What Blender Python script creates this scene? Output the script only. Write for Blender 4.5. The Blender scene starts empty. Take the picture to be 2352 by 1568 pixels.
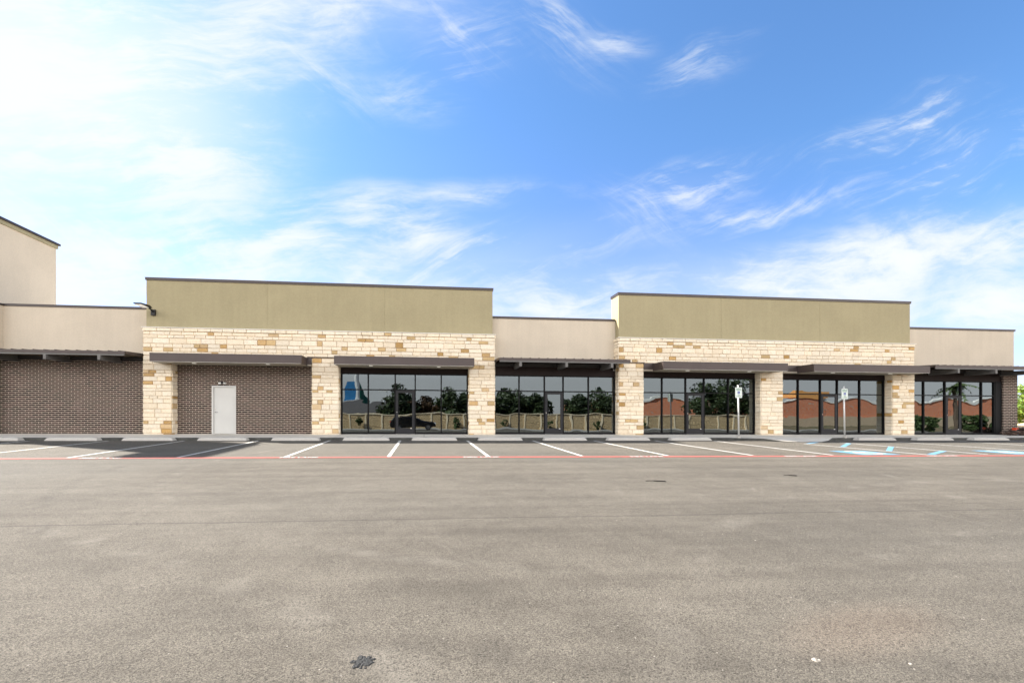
import bpy, bmesh, math, random
from mathutils import Vector, Matrix
R = math.radians
random.seed(7)
sc = bpy.context.scene
C = sc.collection

# ---------------------------------------------------------------- camera
S = 0.0046            # the whole site falls gently to the right
G = 0.021             # the lot drains away from the building
EYE = 0.82
PSI = math.atan((1066-974)/1000)
cam = bpy.data.cameras.new('camera'); co = bpy.data.objects.new('camera', cam); C.objects.link(co)
co.location = (0, -20, EYE); co.rotation_euler = (math.pi/2, 0, -PSI)
cam.sensor_width = 36; cam.lens = 1000/2352*36
cam.shift_x = (1176-1066)/2352; cam.shift_y = (956-784)/2352
cam.clip_start = 0.05; cam.clip_end = 3000
sc.camera = co

# ---------------------------------------------------------------- sun, exposure
SUN = Vector((-0.659, 0.362, 0.659)).normalized()
SUN_EL = math.asin(SUN.z); SUN_AZ = math.atan2(SUN.x, SUN.y)
sl = bpy.data.lights.new('sun', 'SUN'); sl.energy = 5.0; sl.angle = R(0.55); sl.color = (1.0, 0.93, 0.84)
so = bpy.data.objects.new('sun', sl); C.objects.link(so)
so.rotation_euler = (-SUN).to_track_quat('-Z', 'Y').to_euler(); so.location = (-40, 25, 45)
vs = sc.view_settings
vs.view_transform = 'Standard'; vs.look = 'None'; vs.gamma = 1; vs.use_curve_mapping = False
vs.exposure = 1.65
sc.display_settings.display_device = 'sRGB'

# ---------------------------------------------------------------- node helper
class NT:
    def __init__(s, tree): s.t = tree; s.n = tree.nodes; s.l = tree.links
    def new(s, typ, **kw):
        n = s.n.new(typ)
        for k, v in kw.items(): setattr(n, k, v)
        return n
    def put(s, sock, v):
        if isinstance(v, bpy.types.NodeSocket): s.l.new(v, sock)
        elif v is not None: sock.default_value = v
    def math(s, op, a, b=None, c=None, clamp=False):
        n = s.new('ShaderNodeMath', operation=op, use_clamp=clamp)
        s.put(n.inputs[0], a)
        if b is not None: s.put(n.inputs[1], b)
        if c is not None: s.put(n.inputs[2], c)
        return n.outputs[0]
    def mix(s, f, a, b, mode='MIX'):
        n = s.new('ShaderNodeMix', data_type='RGBA', blend_type=mode)
        s.put(n.inputs[0], f); s.put(n.inputs[6], a); s.put(n.inputs[7], b)
        return n.outputs[2]
    def noise(s, vec, scale, detail=4, rough=.55, dist=0, dim='3D'):
        n = s.new('ShaderNodeTexNoise'); n.noise_dimensions = dim
        s.put(n.inputs['Vector'], vec)
        n.inputs['Scale'].default_value = scale; n.inputs['Detail'].default_value = detail
        n.inputs['Roughness'].default_value = rough; n.inputs['Distortion'].default_value = dist
        return n.outputs[0]
    def ramp(s, v, lo, hi, a=0., b=1.):
        n = s.new('ShaderNodeMapRange'); n.interpolation_type = 'SMOOTHSTEP'
        s.put(n.inputs[0], v); n.inputs[1].default_value = lo; n.inputs[2].default_value = hi
        n.inputs[3].default_value = a; n.inputs[4].default_value = b
        return n.outputs[0]
    def mapping(s, vec, loc=(0,0,0), rot=(0,0,0), scale=(1,1,1), typ='POINT'):
        n = s.new('ShaderNodeMapping', vector_type=typ)
        s.put(n.inputs[0], vec); n.inputs[1].default_value = loc
        n.inputs[2].default_value = rot; n.inputs[3].default_value = scale
        return n.outputs[0]

# ---------------------------------------------------------------- world: sky with cirrus
def make_world():
    w = bpy.data.worlds.new('World'); sc.world = w; w.use_nodes = True
    k = NT(w.node_tree); k.n.clear()
    out = k.new('ShaderNodeOutputWorld'); bg = k.new('ShaderNodeBackground')
    k.l.new(bg.outputs[0], out.inputs[0]); bg.inputs[1].default_value = 0.084
    sky = k.new('ShaderNodeTexSky'); sky.sky_type = 'NISHITA'; sky.sun_disc = False
    sky.sun_elevation = SUN_EL; sky.sun_rotation = SUN_AZ
    sky.air_density = 1.0; sky.dust_density = 0.6; sky.ozone_density = 2.0
    tc = k.new('ShaderNodeTexCoord'); d = tc.outputs['Generated']
    sp = k.new('ShaderNodeSeparateXYZ'); k.l.new(d, sp.inputs[0])
    x, y, z = sp.outputs
    front = k.ramp(y, 0.0, 0.35)
    yy = k.math('MAXIMUM', y, 0.08)
    u = k.math('DIVIDE', x, yy); v = k.math('DIVIDE', z, yy)
    cb = k.new('ShaderNodeCombineXYZ'); k.put(cb.inputs[0], u); k.put(cb.inputs[1], v); p0 = cb.outputs[0]
    # domain warp so that the cirrus curls
    wn = k.new('ShaderNodeTexNoise'); k.put(wn.inputs['Vector'], p0); wn.inputs['Scale'].default_value = 2.3; wn.inputs['Detail'].default_value = 3
    sub = k.new('ShaderNodeVectorMath', operation='SUBTRACT'); k.put(sub.inputs[0], wn.outputs[1]); sub.inputs[1].default_value = (.5, .5, .5)
    sca = k.new('ShaderNodeVectorMath', operation='SCALE'); k.put(sca.inputs[0], sub.outputs[0]); sca.inputs[3].default_value = 0.15
    add = k.new('ShaderNodeVectorMath', operation='ADD'); k.put(add.inputs[0], p0); k.put(add.inputs[1], sca.outputs[0]); p = add.outputs[0]
    cs, sn = math.cos(PSI), math.sin(PSI)
    def uv(px, py):
        a = (px-1066)/1000; q = cs - sn*a
        return (cs*a+sn)/q, (956-py)/1000/q
    env = None
    blobs = [  # centre px, radii px, tilt deg, strength
        (20, 170, 540, 270, -8, 2.9), (330, 330, 300, 165, -12, 1.5), (520, 60, 500, 110, 10, 1.2), (560, 160, 240, 90, -20, .5),
        (930, 50, 260, 75, -14, 1.0), (1290, 60, 150, 95, -40, .75), (1050, 130, 200, 60, 35, .5),
        (1410, 92, 90, 26, 6, .9), (1610, 130, 150, 34, 28, 1.0), (700, 160, 150, 70, -30, .55), (930, 220, 130, 34, -8, .6),
        (330, 530, 330, 90, -12, 1.2), (640, 560, 300, 75, 4, 1.25), (120, 610, 300, 90, 0, 1.2),
        (830, 495, 150, 42, -4, 1.15), (975, 545, 90, 40, 8, 1.25), (1070, 455, 260, 26, 6, .55),
        (1130, 600, 320, 42, 15, 1.7), (820, 635, 110, 36, -6, 1.1), (430, 650, 520, 60, 0, 1.1), (1310, 690, 180, 60, 6, .95),
        (1250, 700, 330, 90, 0, .7), (1560, 440, 250, 40, 20, 1.15), (1460, 490, 120, 40, -30, .7), (1760, 490, 300, 24, 15, .85),
        (2090, 290, 230, 40, 27, 1.3), (2200, 370, 280, 50, 24, .95), (2180, 440, 240, 50, 22, .6), (1930, 345, 150, 24, 15, .6),
        (2050, 600, 520, 90, 8, 1.5), (1800, 660, 330, 70, 0, 1.1), (2300, 700, 330, 70, 8, 1.5), (2280, 560, 240, 60, 18, .9), (1900, 590, 250, 36, 20, .8)]
    soft = None; groups = {}
    for bx, by, rx, ry, tilt, a in blobs:
        cu, cv = uv(bx, by)
        m = k.mapping(p, (cu, cv, 0), (0, 0, R(tilt)), (rx*(1.35 if ry > 105 else 1.6)/1000, ry*(1.5 if ry > 60 else 2.3)/1000, 1), 'TEXTURE')
        g = k.new('ShaderNodeTexGradient', gradient_type='QUADRATIC_SPHERE'); k.put(g.inputs[0], m)
        big = ry > 105 or (bx > 1700 and ry >= 60 and by > 550) or by in (650,)
        t = k.math('MULTIPLY', g.outputs[1], a*(1.0 if big else (.62 if rx < 160 else .9)))
        key = 'up' if tilt >= 12 else ('down' if tilt <= -10 and not big else 'flat')
        groups[key] = t if key not in groups else k.math('ADD', groups[key], t)
        if big:
            t2 = k.math('MULTIPLY', t, .60 if ry > 240 else (.40 if by < 200 else .22)); soft = t2 if soft is None else k.math('ADD', soft, t2)
    n2 = k.noise(k.mapping(p, (7, 2, 0), (0, 0, R(-8)), (1.6, 3.4, 1)), 1.6, 7, .62, .5)
    dens = soft
    for key, rot, sc_, off in (('up', 23, (1.3, 10.0, 1), 3.1), ('flat', 5, (2.4, 6.5, 1), 8.4), ('down', -36, (1.6, 7.0, 1), 5.7)):
        n1 = k.noise(k.mapping(p, (off, 1, 0), (0, 0, R(rot)), (1/sc_[0], 1/sc_[1], 1), 'TEXTURE'), 1.0, 10, .66, .45)
        nf = k.noise(k.mapping(p, (off, 4, 0), (0, 0, R(rot)), (1/7, 1/40, 1), 'TEXTURE'), 1.0, 6, .65, .5)
        w = k.math('ADD', k.math('MULTIPLY', n1, .60), k.math('MULTIPLY', n2, .40))
        w = k.math('ADD', w, k.math('MULTIPLY', k.math('SUBTRACT', nf, .5), .24))
        tex = k.ramp(w, .44 if key != 'flat' else .40, .70)
        tex = k.math('POWER', tex, 1.25)
        dens = k.math('ADD', dens, k.math('MULTIPLY', groups[key], k.math('MULTIPLY_ADD', tex, 2.9, .06)))
    hz = k.math('MULTIPLY', k.ramp(v, .55, .02), .30)          # thin veil near the horizon
    dens = k.math('ADD', dens, hz)
    alpha = k.math('SUBTRACT', 1.0, k.math('POWER', 2.718, k.math('MULTIPLY', dens, -1.15)))
    alpha = k.math('MULTIPLY', alpha, front)
    # base sky, deepened as a polarised clear afternoon sky
    gain = k.mix(front, (.78, .66, .52, 1), (.58, .82, 1.02, 1))
    gain = k.mix(k.math('MULTIPLY', front, k.ramp(v, .75, .12)), gain, (.70, .74, 1.04, 1))
    base = k.mix(1.0, sky.outputs[0], gain, 'MULTIPLY')
    # sun side of the sky: thin bright cloud
    col = k.mix(alpha, base, (3.75, 3.9, 4.05, 1))
    # added bright bank, unseen behind the camera, to light the shaded facade
    bn = k.noise(k.mapping(d, (0, 0, 0), (0, 0, 0), (1, 1, 2.2)), 1.6, 6, .55, .3)
    back = k.math('MULTIPLY', k.ramp(y, .12, -.3), k.ramp(bn, .25, .5, .75, 1.0))
    low = k.ramp(z, -.05, .02)
    back = k.math('MULTIPLY', back, low)
    back = k.math('MULTIPLY', back, k.ramp(z, .62, .36))
    bright = k.ramp(z, .07, .24, .36, 1.0)
    bk = k.mix(bright, (0, 0, 0, 1), (17.0, 16.6, 16.4, 1))
    col = k.mix(back, col, bk)
    k.put(bg.inputs[0], col)
make_world()

# ---------------------------------------------------------------- materials
MATS = {}
def mat(name, color=(.5,.5,.5), rough=.7, metal=0., spec=.5, build=None):
    m = bpy.data.materials.new(name); m.use_nodes = True
    k = NT(m.node_tree); b = k.n['Principled BSDF']
    b.inputs['Base Color'].default_value = (*color, 1); b.inputs['Roughness'].default_value = rough
    b.inputs['Metallic'].default_value = metal; b.inputs['Specular IOR Level'].default_value = spec
    if build: build(k, b)
    MATS[name] = m
    return m
def bump(k, b, h, dist, strength=1.0):
    n = k.new('ShaderNodeBump'); n.inputs['Distance'].default_value = dist; n.inputs['Strength'].default_value = strength
    k.put(n.inputs['Height'], h); k.l.new(n.outputs[0], b.inputs['Normal'])
def uvw(k):
    return k.new('ShaderNodeTexCoord').outputs['UV']
def obj_c(k):
    return k.new('ShaderNodeTexCoord').outputs['Object']
def varied(c, amt=.12, scale=3., bs=60., bd=.002):
    """paint or plaster: slow tonal drift, fine grain and a small bump"""
    def f(k, b):
        o = obj_c(k)
        a = k.noise(o, scale, 5, .6); g = k.noise(o, bs, 3, .6)
        t = k.math('ADD', k.math('MULTIPLY', a, .65), k.math('MULTIPLY', g, .35))
        lo = tuple(v*(1-amt) for v in c)+(1,); hi = tuple(min(1, v*(1+amt)) for v in c)+(1,)
        k.put(b.inputs['Base Color'], k.mix(k.ramp(t, .3, .7), lo, hi))
        if bd: bump(k, b, g, bd)
    return f
def stucco(c):
    def f(k, b):
        o = obj_c(k)
        a = k.noise(o, .55, 5, .6, .5); g = k.noise(o, 16., 4, .7); fine = k.noise(o, 130., 3, .6)
        streak = k.noise(k.mapping(o, scale=(5, 1, .35)), 1.0, 4, .6)
        t = k.math('ADD', k.math('MULTIPLY', a, .4), k.math('MULTIPLY', g, .4))
        t = k.math('ADD', t, k.math('MULTIPLY', streak, .2))
        lo = tuple(v*.91 for v in c)+(1,); hi = tuple(min(1, v*1.08) for v in c)+(1,)
        k.put(b.inputs['Base Color'], k.mix(k.ramp(t, .34, .66), lo, hi))
        bump(k, b, k.math('ADD', fine, k.math('MULTIPLY', g, 1.2)), .004)
    return f
mat('green_stucco', rough=.95, spec=.2, build=stucco((.368,.320,.200)))
mat('tan_stucco', rough=.95, spec=.2, build=stucco((.585,.51,.41)))
mat('cream_stucco', rough=.95, spec=.2, build=stucco((.64,.545,.42)))
def stone_b(k, b):
    at = k.new('ShaderNodeVertexColor'); at.layer_name = 'tint'
    o = obj_c(k)
    g = k.noise(o, 26, 5, .7, .4); h = k.noise(o, 7, 4, .65)
    f = k.math('ADD', k.math('MULTIPLY', k.ramp(g, .3, .7), .34), k.math('MULTIPLY', k.ramp(h, .3, .7), .16))
    k.put(b.inputs['Base Color'], k.mix(1.0, at.outputs[0], k.mix(f, (1.12,1.12,1.13,1), (.66,.60,.52,1)), 'MULTIPLY'))
    fleck = k.ramp(k.noise(o, 13, 6, .75, .8), .50, .66)
    old = b.inputs['Base Color'].links[0].from_socket
    k.put(b.inputs['Base Color'], k.mix(k.math('MULTIPLY', fleck, .38), old, (.70,.56,.37,1)))
    bump(k, b, k.math('ADD', g, h), .022)
mat('limestone', rough=.92, spec=.2, build=stone_b)
mat('stone_mortar', rough=.95, spec=.1, build=varied((.40,.32,.25), .15, 8))
def brick_b(k, b):
    u = uvw(k)
    t = k.new('ShaderNodeTexBrick'); k.put(t.inputs['Vector'], k.mapping(u, scale=(1.5,1,1)))
    t.inputs['Scale'].default_value = 1.0; t.inputs['Brick Width'].default_value = .395; t.inputs['Row Height'].default_value = .0853
    t.inputs['Mortar Size'].default_value = .0108; t.inputs['Mortar Smooth'].default_value = .15; t.inputs['Bias'].default_value = -.1
    t.inputs['Color1'].default_value = (.009,.006,.006,1); t.inputs['Color2'].default_value = (.048,.023,.022,1)
    t.inputs['Mortar'].default_value = (.58,.48,.39,1)
    g = k.noise(u, 45, 4, .65)
    smear = k.ramp(k.noise(u, 1.7, 5, .65, .5), .52, .72)
    c = k.mix(k.math('MULTIPLY', smear, .12), t.outputs[0], (.42,.30,.27,1))
    c = k.mix(k.ramp(g, .62, .8), c, (.2,.13,.11,1))
    k.put(b.inputs['Base Color'], c)
    bump(k, b, k.math('ADD', t.outputs['Fac'], k.math('MULTIPLY', g, -.5)), -.006)
mat('dark_brick', rough=.85, spec=.25, build=brick_b)
def redbrick_b(k, b):
    u = uvw(k)
    t = k.new('ShaderNodeTexBrick'); k.put(t.inputs['Vector'], u)
    t.inputs['Scale'].default_value = 1.0; t.inputs['Brick Width'].default_value = .3; t.inputs['Row Height'].default_value = .1
    t.inputs['Mortar Size'].default_value = .012
    t.inputs['Color1'].default_value = (.62,.15,.05,1); t.inputs['Color2'].default_value = (.78,.25,.10,1); t.inputs['Mortar'].default_value = (.5,.38,.3,1)
    k.put(b.inputs['Base Color'], t.outputs[0])
mat('red_brick', rough=.9, build=redbrick_b)
mat('bronze_metal', rough=.42, metal=.35, build=varied((.066,.050,.047), .10, 1.2, 40, .0006))
mat('bronze_cap', rough=.4, metal=.3, build=varied((.055,.043,.041), .10, 2, 40, .0005))
mat('steel_beam', rough=.5, metal=.2, build=varied((.13,.125,.12), .12, 3, 50, .0008))
mat('beam_dark', rough=.55, metal=.1, build=varied((.03,.028,.028), .12, 3, 50, .0008))
mat('brown_header', rough=.6, metal=0, spec=.2, build=varied((.017,.010,.009), .15, 4, 50, .0008))
mat('soffit_board', rough=.8, build=varied((.33,.29,.23), .10, 2, 60, .001))
mat('frame_metal', rough=.6, metal=0, spec=.12, build=varied((.007,.007,.0075), .15, 3, 60, .0003))
mat('door_metal', rough=.5, metal=0, spec=.15, build=varied((.028,.028,.031), .12, 3, 60, .0003))
mat('door_paint', rough=.5, build=varied((.56,.555,.53), .05, 1.5, 60, .0004))
mat('chrome', (.75,.75,.75), .2, 1.0)
mat('black_metal', rough=.45, metal=.3, build=varied((.016,.016,.017), .15, 8))
mat('white_plastic', rough=.5, build=varied((.75,.74,.72), .06, 6))
mat('interior', rough=.9, build=varied((.05,.05,.052), .2, 1))
mat('roofing', rough=.9, build=varied((.45,.44,.42), .1, 1))
def lamp_b(k, b):
    b.inputs['Emission Color'].default_value = (1,.97,.9,1); b.inputs['Emission Strength'].default_value = .12
mat('lamp_lens', (.85,.84,.8), .4, build=lamp_b)
def glass_b(k, b):
    out = [n for n in k.n if n.type == 'OUTPUT_MATERIAL'][0]; k.n.remove(b)
    o = obj_c(k)
    h = k.noise(k.mapping(o, scale=(.75, 1, .55)), 1.0, 1, .4, .3)
    h2 = k.noise(k.mapping(o, scale=(.9, 1, 2.2)), 1.0, 1, .4)
    bm = k.new('ShaderNodeBump'); bm.inputs['Distance'].default_value = .0055; bm.inputs['Strength'].default_value = 1
    k.put(bm.inputs['Height'], k.math('ADD', h, k.math('MULTIPLY', h2, .25)))
    gl = k.new('ShaderNodeBsdfGlossy'); gl.inputs['Roughness'].default_value = .0; gl.inputs['Color'].default_value = (.84,.95,1.0,1)
    k.l.new(bm.outputs[0], gl.inputs['Normal'])
    tr = k.new('ShaderNodeBsdfTransparent'); tr.inputs['Color'].default_value = (.16,.18,.17,1)
    fr = k.new('ShaderNodeFresnel'); fr.inputs['IOR'].default_value = 1.55
    f = k.math('MULTIPLY_ADD', fr.outputs[0], 1.3, .115, clamp=True)
    mx = k.new('ShaderNodeMixShader'); k.put(mx.inputs[0], f); k.l.new(tr.outputs[0], mx.inputs[1]); k.l.new(gl.outputs[0], mx.inputs[2])
    k.l.new(mx.outputs[0], out.inputs[0])
mat('tinted_glass', build=glass_b)
def concrete_b(c, joints=True):
    def f(k, b):
        o = obj_c(k)
        a = k.noise(o, .9, 5, .65, .4); g = k.noise(o, 30, 5, .7); st = k.ramp(k.noise(k.mapping(o, scale=(1.2, 4, 1)), 1.3, 5, .7, .8), .55, .75)
        t = k.math('ADD', k.math('MULTIPLY', a, .5), k.math('MULTIPLY', g, .5))
        cc = k.mix(k.ramp(t, .35, .65), tuple(v*.86 for v in c)+(1,), tuple(v*1.1 for v in c)+(1,))
        cc = k.mix(k.math('MULTIPLY', st, .22), cc, (.25,.23,.20,1))
        if joints:
            sp = k.new('ShaderNodeSeparateXYZ'); k.put(sp.inputs[0], o)
            j = k.math('PINGPONG', sp.outputs[0], .9)
            jl = k.ramp(j, .018, .006)
            cc = k.mix(k.math('MULTIPLY', jl, .55), cc, (.12,.11,.10,1))
        k.put(b.inputs['Base Color'], cc); bump(k, b, g, .003)
    return f
mat('sidewalk_concrete', rough=.9, spec=.2, build=concrete_b((.70,.665,.60)))
mat('precast_concrete', rough=.9, spec=.2, build=concrete_b((.55,.525,.48), False))
mat('kerb_dark', rough=.95, spec=.1, build=varied((.085,.085,.078), .35, 4, 30, .004))  # dark mottled tone for the whole kerb face
def asphalt_b(k, b):
    o = obj_c(k)
    sp = k.new('ShaderNodeSeparateXYZ'); k.put(sp.inputs[0], o)
    streak = k.noise(k.mapping(o, scale=(.04, 2.2, 1)), 1.0, 7, .70, .3)
    patch = k.noise(k.mapping(o, scale=(.28, .42, 1)), 1.0, 6, .6, 1.0)
    mid = k.noise(o, 3.2, 5, .65, .4)
    # aggregate: cells of stone in dark binder
    vo = k.new('ShaderNodeTexVoronoi'); vo.feature = 'F1'; k.put(vo.inputs['Vector'], o); vo.inputs['Scale'].default_value = 165
    vc = k.new('ShaderNodeSeparateXYZ'); k.put(vc.inputs[0], vo.outputs['Color'])
    gr = k.noise(o, 120, 4, .78); gr2 = k.noise(o, 320, 2, .6)
    t = k.math('ADD', k.math('MULTIPLY', streak, .35), k.math('MULTIPLY', patch, .40))
    t = k.math('ADD', t, k.math('MULTIPLY', mid, .25))
    c = k.mix(k.ramp(t, .35, .65), (.098,.087,.071,1), (.164,.147,.121,1))
    # cooler and greyer towards the west of the lot
    tint = k.ramp(k.noise(k.mapping(o, scale=(.06,.10,1)), 1., 2), .35, .65)
    c = k.mix(k.math('MULTIPLY', tint, .5), c, (.134,.129,.115,1))
    cell = k.math('MULTIPLY_ADD', vc.outputs[0], .75, .62)
    c = k.mix(1.0, c, k.mix(1.0, cell, cell), 'MULTIPLY')
    binder = k.ramp(k.math('ADD', k.math('MULTIPLY', gr, .7), k.math('MULTIPLY', gr2, .3)), .49, .37)
    c = k.mix(k.math('MULTIPLY', binder, .85), c, (.020,.019,.019,1))
    # dusty scuffs
    sc1 = k.ramp(k.noise(k.mapping(o, (5,3,0), (0,0,.5), (1.1, .5, 1)), 1.1, 8, .72, .9), .60, .78)
    east = k.ramp(sp.outputs[0], -3, 3)
    c = k.mix(k.math('MULTIPLY', k.math('MULTIPLY', sc1, east), .42), c, (.27,.245,.215,1))
    for ax, ay, rad, wd, off in ((2.5, -9.0, 7.6, .16, 1.), (2.9, -8.4, 9.6, .2, 4.), (11.0, -24.0, 11.5, .22, 7.), (-9.5, -27.0, 13.2, .25, 9.), (-9.5, -27.0, 11.6, .25, 3.)):
        dv = k.new('ShaderNodeVectorMath', operation='DISTANCE'); k.put(dv.inputs[0], o); dv.inputs[1].default_value = (ax, ay, 0)
        e = k.math('ABSOLUTE', k.math('SUBTRACT', dv.outputs['Value'], rad))
        brk = k.ramp(k.noise(k.mapping(o, (off, 0, 0), scale=(.9, .9, 1)), 1.0, 6, .7, .6), .46, .68)
        a_ = k.math('MULTIPLY', k.math('MULTIPLY', k.ramp(e, wd, .02), brk), .34 if off != 4. else .5)
        c = k.mix(a_, c, (.24,.22,.19,1) if off in (1., 7., 9.) else (.062,.056,.048,1))
    drip = k.ramp(k.noise(k.mapping(o, (2, 9, 0)), 1.35, 3, .5, .3), .71, .78)
    c = k.mix(k.math('MULTIPLY', drip, .2), c, (.045,.042,.038,1))
    # stained clay spot in the near right
    cl = k.new('ShaderNodeTexGradient', gradient_type='SPHERICAL')
    k.put(cl.inputs[0], k.mapping(o, (2.72,-17.55,0), (0,0,.3), (.95,.34,3), 'TEXTURE'))
    clm = k.math('MULTIPLY', k.ramp(cl.outputs[1], .0, .7), k.ramp(gr, .3, .6))
    c = k.mix(k.math('MULTIPLY', clm, .16), c, (.27,.17,.115,1))
    # paving seam
    wob = k.math('MULTIPLY', k.math('SUBTRACT', k.noise(k.mapping(o, scale=(.5,0,0)), 1., 3), .5), .16)
    d = k.math('ABSOLUTE', k.math('ADD', k.math('ADD', sp.outputs[1], 14.75), wob))
    c = k.mix(k.math('MULTIPLY', k.ramp(d, .035, .008), .38), c, (.03,.028,.026,1))
    k.put(b.inputs['Base Color'], c)
    pit = k.ramp(k.noise(o, 90, 3, .7), .43, .36)
    c = k.mix(k.math('MULTIPLY', pit, .5), c, (.03,.028,.027,1)); k.put(b.inputs['Base Color'], c)
    hgt = k.math('ADD', k.math('MULTIPLY', gr, 1.0), k.math('MULTIPLY', vo.outputs['Distance'], -.5))
    hgt = k.math('ADD', hgt, k.math('MULTIPLY', gr2, .35))
    hgt = k.math('ADD', hgt, k.math('MULTIPLY', pit, -.8))
    bump(k, b, hgt, .0050)
mat('asphalt', rough=.93, spec=.25, build=asphalt_b)
def earth_b(k, b):
    o = obj_c(k)
    a = k.noise(o, .12, 6, .6, .6); g = k.noise(o, 6, 6, .7)
    c = k.mix(k.ramp(a, .45, .6), (.16,.12,.07,1), (.07,.085,.03,1))
    k.put(b.inputs['Base Color'], k.mix(k.ramp(g, .35, .7), c, (.20,.16,.10,1))); bump(k, b, g, .05)
mat('earth', rough=.95, spec=.1, build=earth_b)
mat('sand', rough=.95, spec=.1, build=varied((.60,.44,.27), .2, 2, 20, .02))
def worn(c, wear, lo=.52, hi=.66):
    def f(k, b):
        o = obj_c(k)
        m = k.ramp(k.noise(o, 14, 6, .75, .5), lo, hi); m2 = k.ramp(k.noise(o, 70, 3, .7), .55, .75)
        mm = k.math('MAXIMUM', k.math('MULTIPLY', m, wear), k.math('MULTIPLY', m2, wear))
        k.put(b.inputs['Base Color'], k.mix(mm, (*c, 1), (.12,.105,.09,1)))
    return f
mat('white_paint', rough=.8, spec=.2, build=worn((.60,.59,.56), .55, .50, .64))
mat('red_paint', rough=.8, spec=.2, build=worn((.40,.10,.085), .75, .42, .66))
mat('blue_paint', rough=.8, spec=.2, build=worn((.12,.29,.44), .6, .46, .66))
mat('sign_white', rough=.4, build=varied((.66,.72,.67), .04, 5))
mat('sign_green', (.02,.16,.09), .5); mat('sign_blue', (.01,.04,.30), .5)
mat('galvanised', rough=.5, metal=.25, build=varied((.62,.62,.60), .08, 8))
def leaf_b(c1, c2):
    def f(k, b):
        oi = k.new('ShaderNodeVertexColor'); oi.layer_name = 'tint'
        s = k.new('ShaderNodeSeparateColor'); k.l.new(oi.outputs[0], s.inputs[0])
        k.put(b.inputs['Base Color'], k.mix(s.outputs[0], (*c1, 1), (*c2, 1)))
        b.inputs['Transmission Weight'].default_value = 0
    return f
mat('dark_leaf', rough=.6, build=leaf_b((.018,.032,.010), (.05,.075,.022)))
mat('rust_leaf', rough=.7, build=leaf_b((.05,.03,.012), (.12,.06,.022)))
mat('fresh_leaf', rough=.6, build=leaf_b((.07,.16,.015), (.30,.38,.05)))
mat('shrub_leaf', rough=.6, build=leaf_b((.03,.06,.015), (.09,.13,.04)))
mat('bark', rough=.9, build=varied((.09,.065,.045), .25, 6, 30, .02))
def fence_b(k, b):
    u = uvw(k)
    t = k.new('ShaderNodeTexBrick'); k.put(t.inputs['Vector'], u)
    t.inputs['Scale'].default_value = 1.; t.inputs['Brick Width'].default_value = .33; t.inputs['Row Height'].default_value = .165; t.inputs['Mortar Size'].default_value = .02
    t.inputs['Color1'].default_value = (.66,.49,.27,1); t.inputs['Color2'].default_value = (.84,.64,.38,1); t.inputs['Mortar'].default_value = (.28,.19,.10,1)
    g = k.noise(u, 12, 4, .7)
    k.put(b.inputs['Base Color'], k.mix(k.ramp(g, .4, .7), t.outputs[0], (.42,.30,.16,1)))
    bump(k, b, k.math('ADD', g, k.math('MULTIPLY', t.outputs['Fac'], -1.)), .04)
mat('precast_panel', rough=.95, build=fence_b)
mat('precast_post', rough=.9, build=varied((.82,.68,.47), .1, 3))
mat('car_paint', (.006,.006,.007), .15, 0, .8); mat('car_glass', (.01,.01,.012), .05, 0, .9)
mat('rubber', (.012,.012,.012), .8); mat('red_lens', (.5,.01,.01), .2); mat('alloy', (.35,.35,.36), .3, .9)
mat('pylon_blue', rough=.5, build=varied((.02,.16,.36), .1)); mat('pylon_green', rough=.5, build=varied((.02,.16,.10), .1))
mat('light_grey', rough=.6, build=varied((.55,.55,.54), .06)); mat('yellow_paint', rough=.5, build=varied((.85,.50,.01), .06))
mat('orange_stucco', rough=.9, build=varied((.80,.38,.12), .06)); mat('white_trim', rough=.7, build=varied((.8,.78,.72), .04))
mat('grey_wall', rough=.8, build=varied((.16,.15,.15), .1)); mat('tan_wall', rough=.9, build=varied((.52,.40,.27), .12))
mat('dark_rock', rough=.9, build=varied((.10,.065,.05), .35, 5, 20, .02)); mat('orange_plastic', (.75,.09,.03), .5)
mat('pebble', rough=.9, build=varied((.30,.275,.24), .35, 30)); mat('tar', rough=.75, build=varied((.012,.013,.013), .3, 30, 80, .006))
mat('dead_leaf', (.015,.011,.009), .8)
mat('orange_stone_dirt', rough=.95, build=varied((.3,.2,.12), .3, 8, 40, .01))

# ---------------------------------------------------------------- mesh builder
def clampx(x): return max(-70., min(90., x))
def shear(x): return -S*clampx(x)
def gz(x, y):
    """height of the lot"""
    return -.145 + G*max(min(y+2.1, 0.), -30.) + shear(x)

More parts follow.
